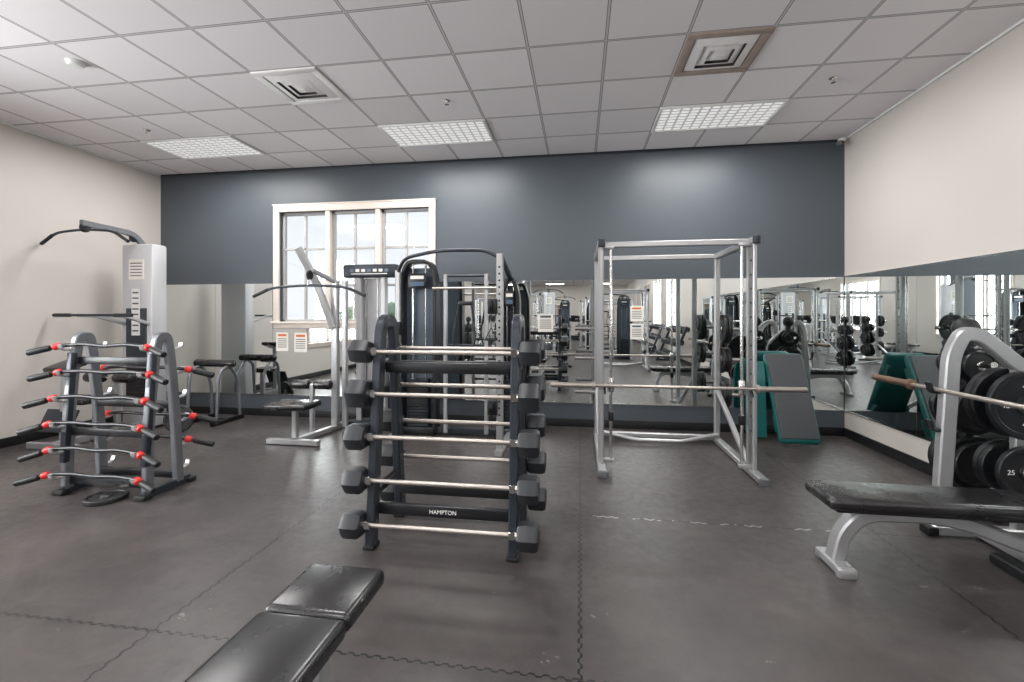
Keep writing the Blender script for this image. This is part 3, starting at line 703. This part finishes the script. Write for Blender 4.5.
for j, (y, z) in enumerate(((-.2, .3), (-.04, .68), (.12, 1.05))):
    b.box((0, y-.05, z-.07), (2.2, .05, .05), BLACK, bev=.01); b.box((0, y+.12, z-.03), (2.2, .05, .05), BLACK, bev=.01)
    for i in range(9):
        x = -.96+i*.24; R = .055+.01*(2-j)+.002*i
        b.cyl((x, y-.08, z-.02), (x, y+.16, z+.03), .016, CHROME, 8)
        for e in (-1, 1):
            cc = Vector((x, y+.04, z+.005)); d = Vector((0, .98, .2))
            b.lathe(cc+d*(e*.06), d*e, [(R*.8, 0), (R, .015), (R, .07), (R*.8, .085)], HEXR, 6)
drk = b.finish(loc=(2.75, -2.3, 0), rotz=-90)
dup(drk, (2.75, -6.0, 0), -90)
for (x, y, r) in ((1.1, -.9, 180), (-1.9, -2.6, 180), (.7, -9.6, 180), (1.4, -12.6, 180), (-2.8, -10.4, 180), (.9, -5.9, 180), (-3.4, -6.1, 180)): dup(SM, (x, y, 0), r)
for (x, y, r) in ((-4.4, -2.9, 180), (-1.2, -5.8, 180), (-3.6, -8.6, 180), (-.8, -12.6, 180)): dup(LATM, (x, y, 0), r)
for (x, y, r) in ((-1.2, -8.0, 180), (-4.9, -.9, 180), (1.3, -7.8, 180), (.9, -3.6, 180)): dup(FT, (x, y, 0), r)
for (x, y) in ((-.5, -.9), (-3.3, -1.2), (-.9, -10.0), (-2.9, -4.2), (-.7, -4.0)): dup(TREE, (x, y, 0), 90)
dup(BENCH, (-5.3, -6.4, 0), 0); dup(BENCH, (-1.3, -14.2, 0), 0)
for x in (-.4, -1.6, .9): dup(tm, (x, -16.6, 0), 180)
b = B('column'); b.b2(-.2, .2, -.2, .2, 0, H, BLUEW); b.finish(loc=(-5.6, -4.2, 0))

# ------------------------------------------------------------ outside
GRASS = mat('lawn', srgb(170, 180, 150), .9, 0, .3, 3); LEAF = mat('foliage', srgb(150, 172, 145), .8, 0, .35, 6, .5); PAVE = mat('pavement', srgb(215, 213, 208), .9, 0, .1, 3)
b = B('ground_outside'); b.b2(-30, 30, YB+.2, 60, -.3, -.15, PAVE); b.finish()
b = B('lawn'); b.b2(-30, 30, 11, 40, -.149, -.1, GRASS); b.finish()
def shrub(name, loc, r, hgt):
    bm = bmesh.new(); rnd = random.Random(str(loc))
    for i in range(60):
        rr = r*rnd.uniform(.12, .26)
        t = bmesh.ops.create_icosphere(bm, subdivisions=2, radius=rr, matrix=Matrix.Translation((rnd.uniform(-r, r)*.75, rnd.uniform(-r, r)*.6, max(rr*1.25, hgt*rnd.uniform(.2, .95)))))
        for v in t['verts']: v.co += Vector((rnd.uniform(-1, 1), rnd.uniform(-1, 1), rnd.uniform(-1, 1)))*rr*.22
    bmesh.ops.create_cone(bm, segments=8, radius1=.12, radius2=.08, depth=hgt*.5, cap_ends=True, matrix=Matrix.Translation((0, 0, hgt*.25)))
    me = bpy.data.meshes.new(name); bm.to_mesh(me); bm.free(); me.materials.append(LEAF)
    o = bpy.data.objects.new(name, me); scene.collection.objects.link(o); o.location = loc
for (x, y, r, h) in ((-6.9, 15, 1.0, 1.9), (-4.5, 17, 1.3, 2.2), (-9.0, 17, 1.2, 1.8), (-7.9, 22, 1.7, 3.0), (-5.4, 19.8, 1.4, 2.6)): shrub('shrub', (x, y, -.1), r, h)

w = bpy.data.worlds.new('World'); scene.world = w; w.use_nodes = True; nt = w.node_tree
bg = nt.nodes['Background']
tc = N(nt, 'ShaderNodeTexCoord'); sp = N(nt, 'ShaderNodeSeparateXYZ'); nt.links.new(tc.outputs['Generated'], sp.inputs[0])
rp = N(nt, 'ShaderNodeValToRGB'); nt.links.new(sp.outputs[2], rp.inputs[0])
rp.color_ramp.elements[0].color = (.92, .96, 1, 1); rp.color_ramp.elements[1].color = (.74, .87, 1, 1)
nt.links.new(rp.outputs[0], bg.inputs[0]); bg.inputs[1].default_value = 1.08

# ------------------------------------------------------------ camera
cd = bpy.data.cameras.new('camera'); cam = bpy.data.objects.new('camera', cd); scene.collection.objects.link(cam)
cam.location = (0, 0, 1.45); cam.rotation_euler = (math.radians(90), 0, math.radians(8.5))
cd.sensor_width = 36; cd.lens = 16.0; cd.shift_y = -25/1024; cd.clip_start = .05; cd.clip_end = 200
scene.camera = cam
